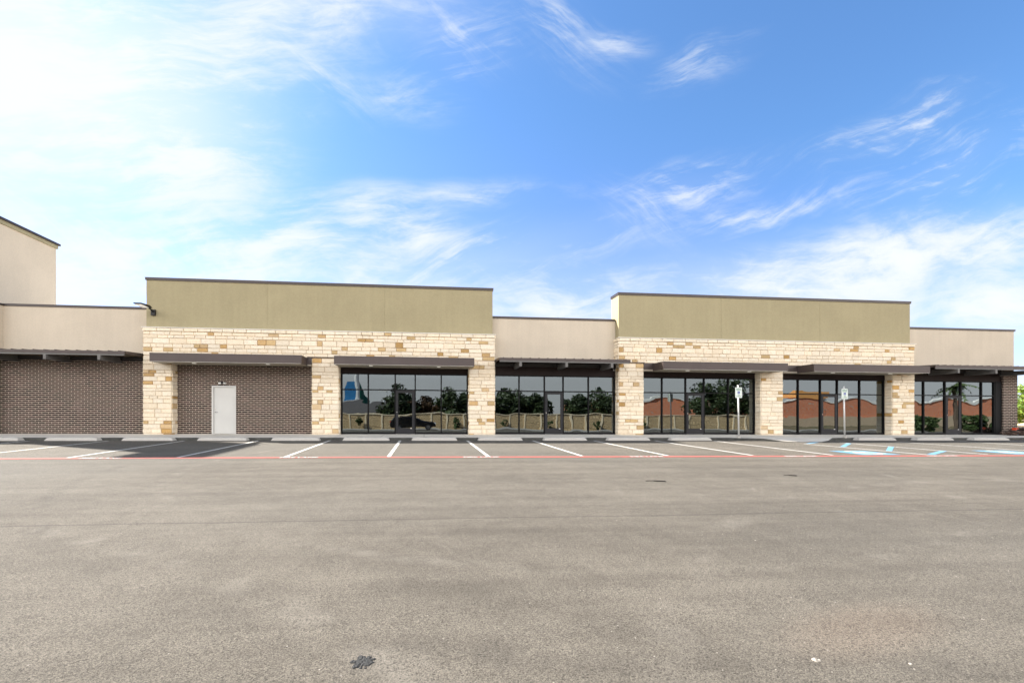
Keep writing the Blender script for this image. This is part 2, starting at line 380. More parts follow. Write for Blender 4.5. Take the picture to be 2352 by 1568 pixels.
class MB:
    def __init__(s): s.v = []; s.f = []; s.c = []; s.m = []
    def quad(s, *p, tint=None, m=0):
        i = len(s.v); s.v += [tuple(q) for q in p]; s.f.append(tuple(range(i, i+len(p)))); s.c.append(tint); s.m.append(m)
    def box(s, x0, x1, y0, y1, z0, z1, tint=None, m=0):
        i = len(s.v)
        s.v += [(x, y, z) for x in (x0, x1) for y in (y0, y1) for z in (z0, z1)]
        for a in ((0,1,3,2), (4,6,7,5), (0,4,5,1), (2,3,7,6), (0,2,6,4), (1,5,7,3)):
            s.f.append(tuple(i+q for q in a)); s.c.append(tint); s.m.append(m)
        return s
    def prism(s, pts, axis, a, b, tint=None, m=0):
        """extrude a 2-D polygon along axis 'x' or 'y' or 'z'"""
        def P(p, t):
            return {'x': (t, p[0], p[1]), 'y': (p[0], t, p[1]), 'z': (p[0], p[1], t)}[axis]
        i = len(s.v); n = len(pts)
        s.v += [P(p, a) for p in pts] + [P(p, b) for p in pts]
        s.f.append(tuple(range(i, i+n))); s.f.append(tuple(range(i+2*n-1, i+n-1, -1)))
        s.c += [tint]*2; s.m += [m]*2
        for q in range(n):
            r = (q+1) % n
            s.f.append((i+q, i+n+q, i+n+r, i+r)); s.c.append(tint); s.m.append(m)
        return s
    def tube(s, pts, r, n=8, tint=None, m=0, r1=None):
        pts = [Vector(p) for p in pts]; base = len(s.v); L = len(pts)
        for j, p in enumerate(pts):
            d = (pts[min(j+1, L-1)] - pts[max(j-1, 0)]).normalized()
            a = d.cross(Vector((0, 0, 1)))
            if a.length < .1: a = d.cross(Vector((1, 0, 0)))
            a.normalize(); b = d.cross(a)
            rr = r if r1 is None else r + (r1-r)*j/(L-1)
            for q in range(n):
                t = 2*math.pi*q/n
                s.v.append(tuple(p + a*math.cos(t)*rr + b*math.sin(t)*rr))
        for j in range(L-1):
            for q in range(n):
                w = (q+1) % n
                s.f.append((base+j*n+q, base+j*n+w, base+(j+1)*n+w, base+(j+1)*n+q)); s.c.append(tint); s.m.append(m)
        s.f.append(tuple(base+q for q in range(n))); s.f.append(tuple(base+(L-1)*n+q for q in reversed(range(n))))
        s.c += [tint]*2; s.m += [m]*2
        return s
    def build(s, name, mats, parent=None, sh=True, smooth=False, bevel=0, recalc=True):
        me = bpy.data.meshes.new(name)
        vv = [(x, y, z+shear(x)) for x, y, z in s.v] if sh else s.v
        me.from_pydata(vv, [], s.f)
        if not isinstance(mats, (list, tuple)): mats = [mats]
        for q in mats: me.materials.append(MATS[q])
        if recalc and len(s.f) < 60000 and not any(c is not None and c == 'leaf' for c in s.c[:1]):
            bm = bmesh.new(); bm.from_mesh(me)
            bmesh.ops.recalc_face_normals(bm, faces=bm.faces[:]); bm.to_mesh(me); bm.free()
        uvl = me.uv_layers.new(name='UVMap')
        has = any(c is not None for c in s.c)
        col = me.color_attributes.new('tint', 'FLOAT_COLOR', 'CORNER') if has else None
        uvl = me.uv_layers['UVMap']
        if has: col = me.color_attributes['tint']
        for p in me.polygons:
            p.material_index = s.m[p.index]; p.use_smooth = smooth
            n = p.normal; ax, ay, az = abs(n.x), abs(n.y), abs(n.z)
            c = s.c[p.index] if has else None
            for li in p.loop_indices:
                x, y, z = s.v[me.loops[li].vertex_index]
                uvl.data[li].uv = (x, y) if az > .7 else ((x, z) if ay >= ax else (y, z))
                if has and c: col.data[li].color = (*c, 1)
        o = bpy.data.objects.new(name, me); C.objects.link(o)
        if parent: o.parent = parent
        if bevel:
            b = o.modifiers.new('edge', 'BEVEL'); b.width = bevel; b.segments = 2; b.limit_method = 'ANGLE'
        return o

def thing(name, label, cat, loc=(0,0,0), group=None, rz=0, kind=None):
    o = bpy.data.objects.new(name, None); C.objects.link(o); o.location = loc; o.rotation_euler = (0,0,rz)
    o['label'] = label; o['category'] = cat
    if group: o['group'] = group
    return o
def tag(o, label=None, cat=None, group=None, kind=None):
    if label: o['label'] = label
    if cat: o['category'] = cat
    if group: o['group'] = group
    if kind: o['kind'] = kind
    return o
def copy_tree(o, parent=None):
    c = o.copy(); C.objects.link(c)
    if parent: c.parent = parent
    for ch in list(o.children): copy_tree(ch, c)
    return c

# ================================================================ SETTING
m = MB()
for a, b in ((-600,-70), (-70,90), (90,600)):
    for c, d in ((-600,-32.1), (-32.1,-2.1), (-2.1,600)):
        m.quad(*[(x, y, gz(x, y)-.03) for x, y in ((a,c), (b,c), (b,d), (a,d))])
tag(m.build('ground', 'earth', sh=False), kind='structure')
m = MB(); m.quad(*[(x, y, gz(x, y)) for x, y in ((-60,-29), (60,-29), (60,-2.1), (-60,-2.1))])
m.quad(*[(x, y, gz(x, y)) for x, y in ((-60,-2.1), (60,-2.1), (60,-1.8), (-60,-1.8))])
tag(m.build('parking_lot', 'asphalt', sh=False), kind='structure')
# pavement with kerb face and the wheelchair ramp swelling out of it
m = MB()
edge = [(-40,-2.1,0), (13.2,-2.1,0), (13.5,-2.35,0), (14.3,-2.8,.0), (14.9,-3.15,.75), (15.5,-3.35,1), (16.5,-3.3,1), (17.2,-2.9,.8), (18.0,-2.3,.0), (18.6,-2.1,0), (33.4,-2.1,0)]
top = lambda x, y, r: (x, y, shear(x) - .045 if r == 0 else (shear(x)-.045)*(1-r) + (gz(x, y)+.012)*r)
inner = [(x, -1.95, shear(x)-.042) for x, y, r in edge]
back = [(x, .75, shear(x)) for x, y, r in edge]
for i in range(len(edge)-1):
    a, b = edge[i], edge[i+1]
    m.quad(top(*a), top(*b), inner[i+1], inner[i]); m.quad(inner[i], inner[i+1], back[i+1], back[i])
m.quad((33.4,-2.1,shear(33)-.045), (33.4,.75,shear(33)), (33.4,.75,-.4), (33.4,-2.1,-.4))
tag(m.build('sidewalk', 'sidewalk_concrete', sh=False, recalc=False), kind='structure')
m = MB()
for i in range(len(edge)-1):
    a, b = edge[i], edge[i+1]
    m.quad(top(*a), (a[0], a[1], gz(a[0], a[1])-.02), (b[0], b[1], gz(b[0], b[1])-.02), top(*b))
tag(m.build('kerb', 'kerb_dark', sh=False, recalc=False), kind='structure')

def paint(name, polys, mt, h, **kw):
    m = MB()
    for p in polys: m.quad(*[(x, y, gz(x, y)+h) for x, y in p])
    o = m.build(name, mt, sh=False); tag(o, kind='structure'); return o
def stripe(x0, y0, x1, y1, w):
    d = Vector((x1-x0, y1-y0)).normalized(); n = Vector((-d.y, d.x))*w/2
    return [(x0+n.x, y0+n.y), (x0-n.x, y0-n.y), (x1-n.x, y1-n.y), (x1+n.x, y1+n.y)]
for xt, xb, y0, w in ((-17.2,-17.2,-2.6,.1), (-14.5,-14.5,-2.55,.1), (-11.8,-11.75,-2.5,.1), (-9.1,-9.0,-2.5,.1), (-6.4,-6.35,-2.45,.1), (-3.7,-3.66,-2.4,.1), (-.95,-.95,-2.4,.1), (1.74,1.76,-2.45,.1),
        (4.43,4.42,-2.5,.1), (7.0,6.95,-2.55,.1), (9.62,9.55,-2.6,.1), (12.2,12.1,-2.6,.1), (14.85,15.2,-4.2,.09), (17.0,17.3,-3.6,.09), (19.95,20.5,-3.0,.09), (23.5,23.3,-2.9,.09), (26.3,26.3,-2.6,.09), (29,29,-2.6,.09)):
    paint('parking_line', [stripe(xt, y0, xb, -8.12, w)], 'white_paint', .004)
red = []
xx = -19.
while xx < 34:
    yc = -8.24 - .012*max(0, xx+4); red.append(stripe(xx, yc, xx+3.01, yc-.036*(xx > -4), .26)); xx += 3.
rs = paint('fire_lane_stripe', red, 'red_paint', .007)
paint('access_aisle_hatching', [stripe(15.15,-5.5,17.0,-4.0,.15), stripe(15.25,-7.0,17.1,-5.5,.15), stripe(15.35,-8.1,17.2,-7.05,.16), stripe(15.1,-4.1,16.2,-3.42,.14)], 'blue_paint', .005)

def text_mesh(s, size, bold=.0):
    cu = bpy.data.curves.new('t', 'FONT'); cu.body = s; cu.size = size; cu.align_x = 'CENTER'; cu.align_y = 'CENTER'; cu.offset = bold
    o = bpy.data.objects.new('t', cu); C.objects.link(o)
    dg = bpy.context.evaluated_depsgraph_get(); me = bpy.data.meshes.new_from_object(o.evaluated_get(dg))
    bpy.data.objects.remove(o); return me
fl = text_mesh('FIRE LANE', .215, .006); fl.materials.append(MATS['white_paint'])
for xc in (-12.9, -8.1, -3.26, 1.54, 6.2, 10.78, 15.27, 20.0, 24.7):
    if xc == -12.9 or xc == -8.1: pass
    o = bpy.data.objects.new('stencil_lettering', fl); C.objects.link(o); o.parent = rs
    yc = -8.26-.012*max(0, xc+4)
    o.location = (xc, yc, gz(xc, yc)+.011); o.rotation_euler = (math.atan(G), math.atan(S), 0)

def symbol(cx, cy, sz):
    """wheelchair symbol as polygons"""
    P = []
    def seg(a, b, w): P.append(stripe(a[0], a[1], b[0], b[1], w))
    def disc(c, r, n=14): P.append([(c[0]+r*math.cos(2*math.pi*i/n), c[1]+r*math.sin(2*math.pi*i/n)) for i in range(n)])
    disc((-.06,.36), .075)
    seg((-.05,.27), (-.02,-.02), .09); seg((-.04,.12), (.16,.12), .06); seg((-.05,-.01), (.17,-.01), .09)
    seg((.15,.01), (.27,-.26), .09); seg((.25,-.25), (.36,-.21), .07)
    n = 16
    for i in range(n):
        a0 = R(130+i*235/n); a1 = R(130+(i+1)*235/n); c = (-.03,-.12); q = []
        P.append([(c[0]+.28*math.cos(a0), c[1]+.28*math.sin(a0)), (c[0]+.28*math.cos(a1), c[1]+.28*math.sin(a1)), (c[0]+.20*math.cos(a1), c[1]+.20*math.sin(a1)), (c[0]+.20*math.cos(a0), c[1]+.20*math.sin(a0))])
    return [[(cx+x*sz, cy+y*sz) for x, y in p] for p in P]
for cx in (13.75, 18.95, 21.9):
    e = paint('wheelchair_marking', [[(cx-.62,-8.1), (cx+.62,-8.1), (cx+.62,-6.95), (cx-.62,-6.95)]], 'blue_paint', .005)
    m = MB()
    for p in symbol(cx, -7.53, 1.25): m.quad(*[(x, y, gz(x, y)+.009) for x, y in p])
    m.build('symbol', 'white_paint', e, sh=False)

# ================================================================ RETAIL BUILDING
B = thing('retail_building', 'long single-storey shop building with limestone columns, stucco parapets and dark glass storefronts', 'building')
def stone_tint(ochre):
    r = random.random()
    if r < ochre:
        t = random.uniform(.8, 1.2); q = random.random()**2*.6
        return ((.50*t)*(1-q)+.8*q, (.31*t)*(1-q)+.68*q, (.115*t)*(1-q)+.5*q)
    if r < ochre+.05: t = random.uniform(.85,1.1); return (.58*t, .42*t, .22*t)
    t = random.uniform(.93, 1.06); w = random.uniform(-.03, .04)
    return (.86*t, (.765-w*.5)*t, (.61-w)*t)
COURSES = []
z = -.1; rr = random.Random(3)
while z < 4.5:
    h = rr.choice((.12, .14, .15, .17, .20, .24)); COURSES.append((z, min(z+h, 4.46))); z += h
if COURSES[-1][1]-COURSES[-1][0] < .08: COURSES[-2] = (COURSES[-2][0], 4.46); COURSES.pop()
COURSES[-1] = (COURSES[-1][0], 4.46); COURSES.append((4.46, 4.61))
GAP = .009
def stone_face(m, a0, a1, zlo, zhi, place, ochre, lip=0):
    """split-face stones; place(a0, a1, z0, z1, proud) adds one stone"""
    for z0, z1 in COURSES:
        c0, c1 = max(z0, zlo), min(z1, zhi)
        if c1-c0 < .05: continue
        a = a0; cap = z0 >= 4.459
        while a < a1-.02:
            w = random.uniform(.34, .72) if z1-z0 > .2 else random.uniform(.22, .62)
            if cap: w = random.uniform(.45,.62)
            tn = stone_tint(0 if cap else ochre)
            if tn[2] < .3: w = min(w, random.uniform(.2, .46))
            b = a+w
            if a1-b < .2: b = a1
            pr = random.uniform(.0, .018) + (.03 if cap else 0)
            place(a, b, c0+GAP*.5, c1-GAP*.5, pr, tn); a = b
def front_stones(m, x0, x1, z0, z1, y, ochre):
    def pl(a, b, c, d, pr, t):
        j = lambda: random.uniform(-.004, .004)
        a += GAP/2; b -= GAP/2
        i = len(m.v); e = .010
        # slightly pillowed face
        m.v += [(a, y, c), (b, y, c), (b, y, d), (a, y, d), (a+e+j(), y-.03-pr, c+e+j()), (b-e+j(), y-.03-pr+j(), c+e+j()), (b-e+j(), y-.03-pr+j(), d-e+j()), (a+e+j(), y-.03-pr+j(), d-e+j())]
        for f in ((0,1,5,4), (1,2,6,5), (2,3,7,6), (3,0,4,7), (4,5,6,7)):
            m.f.append(tuple(i+q for q in f)); m.c.append(t); m.m.append(0)
    stone_face(m, x0, x1, z0, z1, pl, ochre)
def side_stones(m, x, y0, y1, z0, z1, sgn, ochre):
    def pl(a, b, c, d, pr, t):
        a += GAP/2; b -= GAP/2; e = .010; i = len(m.v); q = sgn*(.03+pr)
        m.v += [(x, a, c), (x, b, c), (x, b, d), (x, a, d), (x+q, a+e, c+e), (x+q, b-e, c+e), (x+q, b-e, d-e), (x+q, a+e, d-e)]
        for f in ((0,1,5,4), (1,2,6,5), (2,3,7,6), (3,0,4,7), (4,5,6,7)):
            m.f.append(tuple(i+w for w in f)); m.c.append(t); m.m.append(0)
    stone_face(m, y0, y1, z0, z1, pl, ochre)
ZB = 3.42
COLS = [(-12.1,-10.91), (-5.0,-3.81), (2.06,3.28), (9.25,10.49), (16.51,17.69), (23.66,24.91)]
for i, (a, b) in enumerate(COLS):
    m = MB()
    m.box(a+.03, b-.03, .03, .62, -.1, ZB, tint=(.60,.51,.41))
    front_stones(m, a+.012, b-.012, -.1, ZB, .03, .09)
    side_stones(m, a+.03, .02, .62, -.1, ZB, -1, .09); side_stones(m, b-.03, .02, .62, -.1, ZB, 1, .09)
    o = m.build('stone_column', 'limestone', B, recalc=False)
for a, b in ((-12.1, 3.28), (9.25, 24.91)):
    m = MB()
    m.box(a+.03, b-.03, .03, .62, ZB, 4.60, tint=(.60,.51,.41))
    front_stones(m, a+.012, b-.012, ZB, 4.61, .03, .055)
    side_stones(m, a+.03, .02, .62, ZB, 4.61, -1, .08); side_stones(m, b-.03, .02, .62, ZB, 4.61, 1, .08)
    m.build('stone_band', 'limestone', B, recalc=False)
    m = MB(); m.box(a-.045, b+.045, -.05, .2, 4.61, 4.635); m.build('ledge_flashing', 'white_trim', B)
    # stucco parapet tower
    x0, x1 = a+.06, b-.09
    m = MB()
    js = [(-6.97, -1.79), (14.54, 19.81)][a > 0]
    xs = [x0, js[0], js[1], x1]
    for q in range(3):
        g0 = .005 if q else 0; g1 = .005 if q < 2 else 0
        m.box(xs[q]+g0, xs[q+1]-g1, .15, .95, 4.637, 6.70)
    m.box(x0+.02, x1-.02, .158, .94, 4.64, 6.69)
    m.build('stucco_parapet', 'green_stucco', B)
    m = MB(); m.box(x0-.035, x1+.035, .112, .99, 6.70, 6.80); m.box(x0-.045, x1+.045, .10, 1.0, 6.795, 6.815)
    m.build('parapet_cap', 'bronze_cap', B)
# tan stucco stretches
for x0, x1, zb in ((-18.05, -12.04, 3.3), (3.22, 9.3, 3.3), (24.82, 31.42, 3.3)):
    m = MB(); m.box(x0, x1, .5, .8, zb, 5.50)
    m.build('stucco_wall', 'tan_stucco', B)
    m = MB(); m.box(x0+.03, x1-.03 if x1 < 31 else x1+.04, .46, .85, 5.50, 5.58); m.box(x0+.03, x1-.03 if x1 < 31 else x1+.05, .45, .86, 5.578, 5.595)
    m.build('parapet_cap', 'bronze_cap', B)
# the wing juts forward at the far left
m = MB(); m.box(-26, -18.05, .1, .8, 3.3, 5.50); m.build('stucco_wall', 'tan_stucco', B)
m = MB(); m.box(-26, -18.02, .06, .85, 5.50, 5.58); m.build('parapet_cap', 'bronze_cap', B)
m = MB(); m.box(-26, -18.05, .12, .8, -.1, 3.3); m.box(-18.05, -12.07, .42, .8, -.1, 3.3); m.build('brick_wall', 'dark_brick', B)
m = MB()
m.box(-10.95, -9.45, .42, .8, -.1, 3.419); m.box(-8.41, -4.97, .42, .8, -.1, 3.419); m.box(-9.45, -8.41, .42, .8, 2.16, 3.419)
m.build('brick_wall', 'dark_brick', B)
# brick pier at the right-hand end
m = MB(); m.box(30.45, 31.3, .28, .78, -.1, 3.28); m.build('brick_column', 'dark_brick', B)
m = MB(); m.box(31.0, 31.40, .79, 14, -.1, 5.49); m.build('end_wall', 'tan_stucco', B)
m = MB(); m.box(-26, 31.38, .82, 14, 4.9, 5.05); m.build('roof', 'roofing', B)
m = MB()
m.box(-26, 31.3, 5.5, 5.6, -.1, 4.88); m.box(-26, 31.0, .62, 5.5, -.06, -.012)
for x in (-4.4, 2.6, 9.9, 17.1, 24.3): m.box(x-.08, x+.08, .64, 5.5, -.05, 4.88)
m.build('interior_wall', 'interior', B)

# service door
D = MB().box(-9.375, -8.485, .455, .50, .012, 2.085).build('door', 'door_paint', B, bevel=.004)
m = MB(); m.box(-9.45, -9.38, .40, .56, -.03, 2.155); m.box(-8.48, -8.41, .40, .56, -.03, 2.155); m.box(-9.38, -8.48, .40, .56, 2.09, 2.155)
m.build('door_frame', 'door_paint', D, bevel=.004)
m = MB(); m.tube([(-9.31,.455,.98), (-9.31,.40,.98)], .022, 10); m.tube([(-9.31,.405,.98), (-9.19,.405,.975)], .010, 8); m.build('handle', 'chrome', D)
MB().tube([(-9.31,.455,1.1), (-9.31,.435,1.1)], .026, 12).build('lock', 'chrome', D)
m = MB(); m.box(-9.375, -8.485, .40, .56, -.02, .006); m.build('threshold', 'chrome', D)

# storefronts
YF, YG = .35, .40
def storefront(xs, dl, last_cover=None):
    m = MB(); w = .028
    for i, x in enumerate(xs):
        a, b = (x, x+.055) if i == 0 else ((x-.055, x) if i == len(xs)-1 else (x-w, x+w))
        m.box(a, b, YF, YF+.115, -.05, 2.80)
    sf = None
    n = len(xs)-1
    for i in range(n):
        a = xs[i]+(.056 if i == 0 else w+.001); b = xs[i+1]-(.056 if i == n-1 else w+.001)
        m.box(a, b, YF+.002, YF+.113, 2.745, 2.799)
        m.box(a, b, YF+.002, YF+.113, 2.015, 2.065)
        if i != dl:
            m.box(a, b, YF+.002, YF+.113, -.045, .085)
    sf = m.build('storefront', 'frame_metal', B)
    for i in range(n):
        a = xs[i]+(.05 if i == 0 else w-.004); b = xs[i+1]-(.05 if i == n-1 else w-.004)
        for z0, z1 in ((.08, 2.02), (2.06, 2.75)):
            if i == dl and z0 < 1: continue
            MB().box(a, b, YG, YG+.012, z0, z1).build('pane', 'tinted_glass', sf)
    a = xs[dl]+w+.004; b = xs[dl+1]-w-.004
    m = MB()
    for q in ((a, a+.11, .012, 2.01), (b-.11, b, .012, 2.01)): m.box(q[0], q[1], YF-.008, YF+.05, q[2], q[3])
    m.box(a+.111, b-.111, YF-.006, YF+.048, .012, .28); m.box(a+.111, b-.111, YF-.006, YF+.048, 1.90, 2.01)
    dr = m.build('door', 'door_metal', B, bevel=.004)
    MB().box(a+.105, b-.105, YF+.015, YF+.027, .27, 1.91).build('door_glass', 'tinted_glass', dr)
    m = MB(); hx = a+.16
    m.tube([(hx,YF+.01,1.0), (hx,YF-.06,1.0), (hx,YF-.06,1.26), (hx,YF+.01,1.26)], .012, 8); m.build('pull_handle', 'black_metal', dr)
    m = MB(); m.tube([(a+.05,YF,1.02), (a+.05,YF-.022,1.02)], .02, 12); m.build('lock', 'chrome', dr)
    m = MB(); m.box(b-.19, b-.12, YF-.014, YF-.009, .25, .275); m.build('sticker', 'white_plastic', dr)
SF = [([-3.78,-2.56,-1.33,-.41,.80,2.05], 2), ([3.29,4.50,5.73,6.65,7.90,9.22], 2), ([10.52,11.62,12.84,13.80,15.07,16.48], 2),
      ([17.72,18.83,20.05,20.99,22.24,23.62], 2), ([24.94,25.89,27.13,28.06,29.28,30.06], 2)]
MB().box(30.07, 30.46, .34, .47, -.05, 2.79).build('reflection_filler', 'frame_metal', B)  # black filler standing in for the dark pier mirrored beside the glass
for xs, dl in SF: storefront(xs, dl)
# header panels
for i, (x0, x1, zt) in enumerate(((-3.81,2.06,3.415), (3.28,9.25,3.5), (10.49,16.51,3.415), (17.69,23.66,3.415), (24.91,30.45,3.5))):
    MB().box(x0, x1, .37, .49, 2.80, zt).build('header_panel', 'brown_header', B)
# canopies
for x0, x1 in ((-11.28,-5.19), (-3.84,2.21), (10.94,17.12), (18.44,24.59)):
    m = MB()
    m.box(x0, x1, -.93, -.90, 3.045, 3.385)
    for a, b in ((x0, x0+.03), (x1-.03, x1)):
        m.box(a, b, -.90, .0, 3.045, 3.385); 
    m.box(x0-.006, x1+.006, -.936, -.0, 3.385, 3.40)
    ox0 = [c[1] for c in COLS if c[1] < x1 and c[1] > x0-1][0]; ox1 = [c[0] for c in COLS if c[0] > ox0][0]
    m.box(ox0+.004, ox1-.004, .001, .366, 3.12, 3.418)
    cn = m.build('canopy', 'bronze_metal', B)
    m = MB(); m.box(x0+.031, x1-.031, -.899, -.001, 3.052, 3.10)
    m.box(ox0+.005, ox1-.005, .002, .365, 3.05, 3.118)
    m.build('soffit', 'soffit_board', cn)
    m = MB(); m.box(x0+.03, x1-.03, -.925, -.898, 3.036, 3.046); m.build('drip_edge', 'white_trim', cn)
    for xl in (x0+1.5, x1-1.55):
        m = MB(); m.prism([(xl+.085*math.cos(2*math.pi*q/16), -.42+.085*math.sin(2*math.pi*q/16)) for q in range(16)], 'z', 3.035, 3.053)
        m.build('downlight', 'lamp_lens', cn)
for x0, x1 in ((-5.19,-3.84), (9.42,10.5)):
    MB().box(x0, x1, -.075, .03, 3.43, 3.452).build('flashing', 'bronze_cap', B)
# open awnings on steel beams
for x0, x1, beams in ((-20, -12.28, (-19.4, -17.36, -15.3, -13.25)), (3.33, 9.39, (4.29, 6.40, 8.52)), (24.95, 33.6, (26.2, 28.3, 30.4, 32.5))):
    m = MB(); Yw = .5
    m.prism([(-.86,3.425), (Yw,3.50), (Yw,3.53), (-.86,3.455)], 'x', x0, x1)
    x = x0+.2
    while x < x1:
        m.prism([(-.875,3.44), (Yw,3.52), (Yw,3.555), (-.875,3.476)], 'x', x-.012, x+.012); x += .405
    aw = m.build('awning', 'bronze_cap', B)
    m = MB(); m.box(x0-.01, x1+.01, -.885, -.861, 3.34, 3.447)
    m.box(x0-.01, x0+.012, -.86, .49, 3.36, 3.45); m.box(x1-.012, x1+.01, -.86, .49, 3.36, 3.45)
    m.build('fascia', 'bronze_metal', aw)
    m = MB(); m.box(x0+.02, x1-.02, -.86, -.83, 3.27, 3.345); m.build('edge_channel', 'steel_beam', aw)
    for bx in beams:
        m = MB(); m.prism([(-.90,3.075), (.40,3.075), (.40,3.34), (-.90,3.268)], 'x', bx-.055, bx+.055); m.build('beam', 'steel_beam', aw)
    m = MB(); m.box(x0+.05, x1-.05, .30, .40 if x0 < -13 else .362, 3.20, 3.36); m.build('ledger', 'beam_dark', aw)

# taller neighbour on the left
N = thing('anchor_store', 'tall pale cream stucco building volume rising behind the left wing', 'building')
MB().box(-34, -19.45, 1.7, 5.0, 0, 9.62).build('wall', 'cream_stucco', N)
m = MB(); m.box(-34, -19.39, 1.64, 5.06, 9.62, 9.80); m.build('cornice', 'green_stucco', N)
m = MB(); m.box(-34, -19.32, 1.58, 5.13, 9.80, 9.90); m.build('parapet_cap', 'bronze_cap', N)
MB().box(-25.2, -23.05, 2.6, 5.5, 0, 16.8).build('shadow_tower', 'cream_stucco', N)  # out of view, added to cast the big shadow over the left stalls
MB().box(-25.2, -23.05, 1.35, 5.5, 16.8, 17.05).build('shadow_tower_roof', 'bronze_cap', N)  # overhang shaped for the tip of that shadow

# floodlight on the green parapet
F = thing('floodlight', 'black wall floodlight on an arm at the left end of the green parapet', 'light', (-11.73, .15, 5.28+.054))
MB().box(-.09, .09, -.09, 0, -.13, .13).build('mount', 'black_metal', F, sh=False, bevel=.01)
MB().tube([(-.0,-.06,.02), (-.0,-.22,.10), (-.0,-.36,.13)], .035, 8).build('arm', 'black_metal', F, sh=False)
m = MB(); m.prism([(-.34,.12), (-.52,.20), (-1.12,.16), (-1.14,.12), (-.5,.09)], 'x', -.15, .15); m.build('lamp_head', 'black_metal', F, sh=False, bevel=.008)
MB().box(-.12, .12, -1.05, -.55, .085, .108).build('lens', 'lamp_lens', F, sh=False)
# twin emergency light over the service door
F = thing('emergency_light', 'small twin-headed emergency light above the grey service door', 'light', (-8.98, .42, 2.27+.041))
MB().box(-.07, .07, -.06, 0, -.045, .045).build('housing', 'black_metal', F, sh=False, bevel=.006)
for s in (-1, 1): 
    MB().tube([(s*.07,-.05,0), (s*.15,-.09,-.02)], .045, 10).build('lamp_head', 'white_plastic' if s < 0 else 'galvanised', F, sh=False)

F = thing('wall_lamp', 'tiny dark lamp fixed under the open awning against the limestone column', 'light', (9.12, .36, 3.16-.042))
MB().box(-.05, .05, -.10, 0, -.06, .06).build('housing', 'black_metal', F, sh=False, bevel=.006)
MB().tube([(0,-.09,-.05), (0,-.11,-.09)], .035, 10).build('lamp_head', 'galvanised', F, sh=False)

# ================================================================ WHEEL STOPS
def wheelstop_mesh():
    m = MB(); L = .93; n = 14
    pr = [(-.15,0), (-.13,.07), (-.09,.115), (.07,.125), (.12,.10), (.14,0)]
    rnd = random.Random(5); ring = []
    for i in range(n+1):
        t = i/n; x = -L + 2*L*t; e = min(1, min(t, 1-t)*n/1.4)
        r = []
        for y, zz in pr:
            r.append((x + (0 if e >= 1 else (.0 if zz == 0 else (.05 if t < .5 else -.05)*1)), y + rnd.uniform(-.004,.004), zz*(1 if e > .0 else .78) + (rnd.uniform(-.004,.004) if zz else -.01)))
        ring.append(r)
    for r in ring: m.v += r
    k = len(pr)
    for i in range(n):
        for j in range(k-1):
            m.f.append((i*k+j, (i+1)*k+j, (i+1)*k+j+1, i*k+j+1)); m.c.append(None); m.m.append(0)
    m.f.append(tuple(range(k))); m.f.append(tuple(n*k+j for j in reversed(range(k)))); m.c += [None]*2; m.m += [0]*2
    return m
ws0 = None
WS = [(-18.6,'concrete wheel stop at the far left end below the brick wall'), (-15.93,'leftmost fully shown wheel stop below the dark brick wing wall'), (-13.2,'concrete wheel stop below the brick wing, second from the left edge'),
      (-10.5,'concrete wheel stop in front of the leftmost limestone column'), (-7.78,'wheel stop just right of the grey service door'), (-5.03,'wheel stop in front of the column right of the brick bay'),
      (-2.3,'wheel stop left of the door of the first glass storefront'), (.42,'wheel stop right of the door of the first glass storefront'), (3.12,'wheel stop in front of the column left of the open awning'),
      (5.85,'wheel stop in front of the left panes under the open awning'), (8.6,'wheel stop in front of the right panes under the open awning'), (11.37,'wheel stop left of the first accessible parking sign'),
      (20.1,'weathered wheel stop right of the second accessible parking sign'), (22.98,'wheel stop in front of the last limestone column on the right'), (25.85,'wheel stop before the rightmost storefront, last one shown in full')]
for i, (x, lab) in enumerate(WS):
    if ws0 is None: o = ws0 = wheelstop_mesh().build('wheel_stop', 'precast_concrete', sh=False)
    else: o = ws0.copy(); C.objects.link(o)
    y = -2.245 + random.uniform(-.008, .004)
    o.location = (x, y, gz(x, y)+.002); o.rotation_euler = (0, math.atan(S), random.uniform(-.01, .01))
    tag(o, lab, 'wheel stop', 'concrete wheel stops along the kerb')

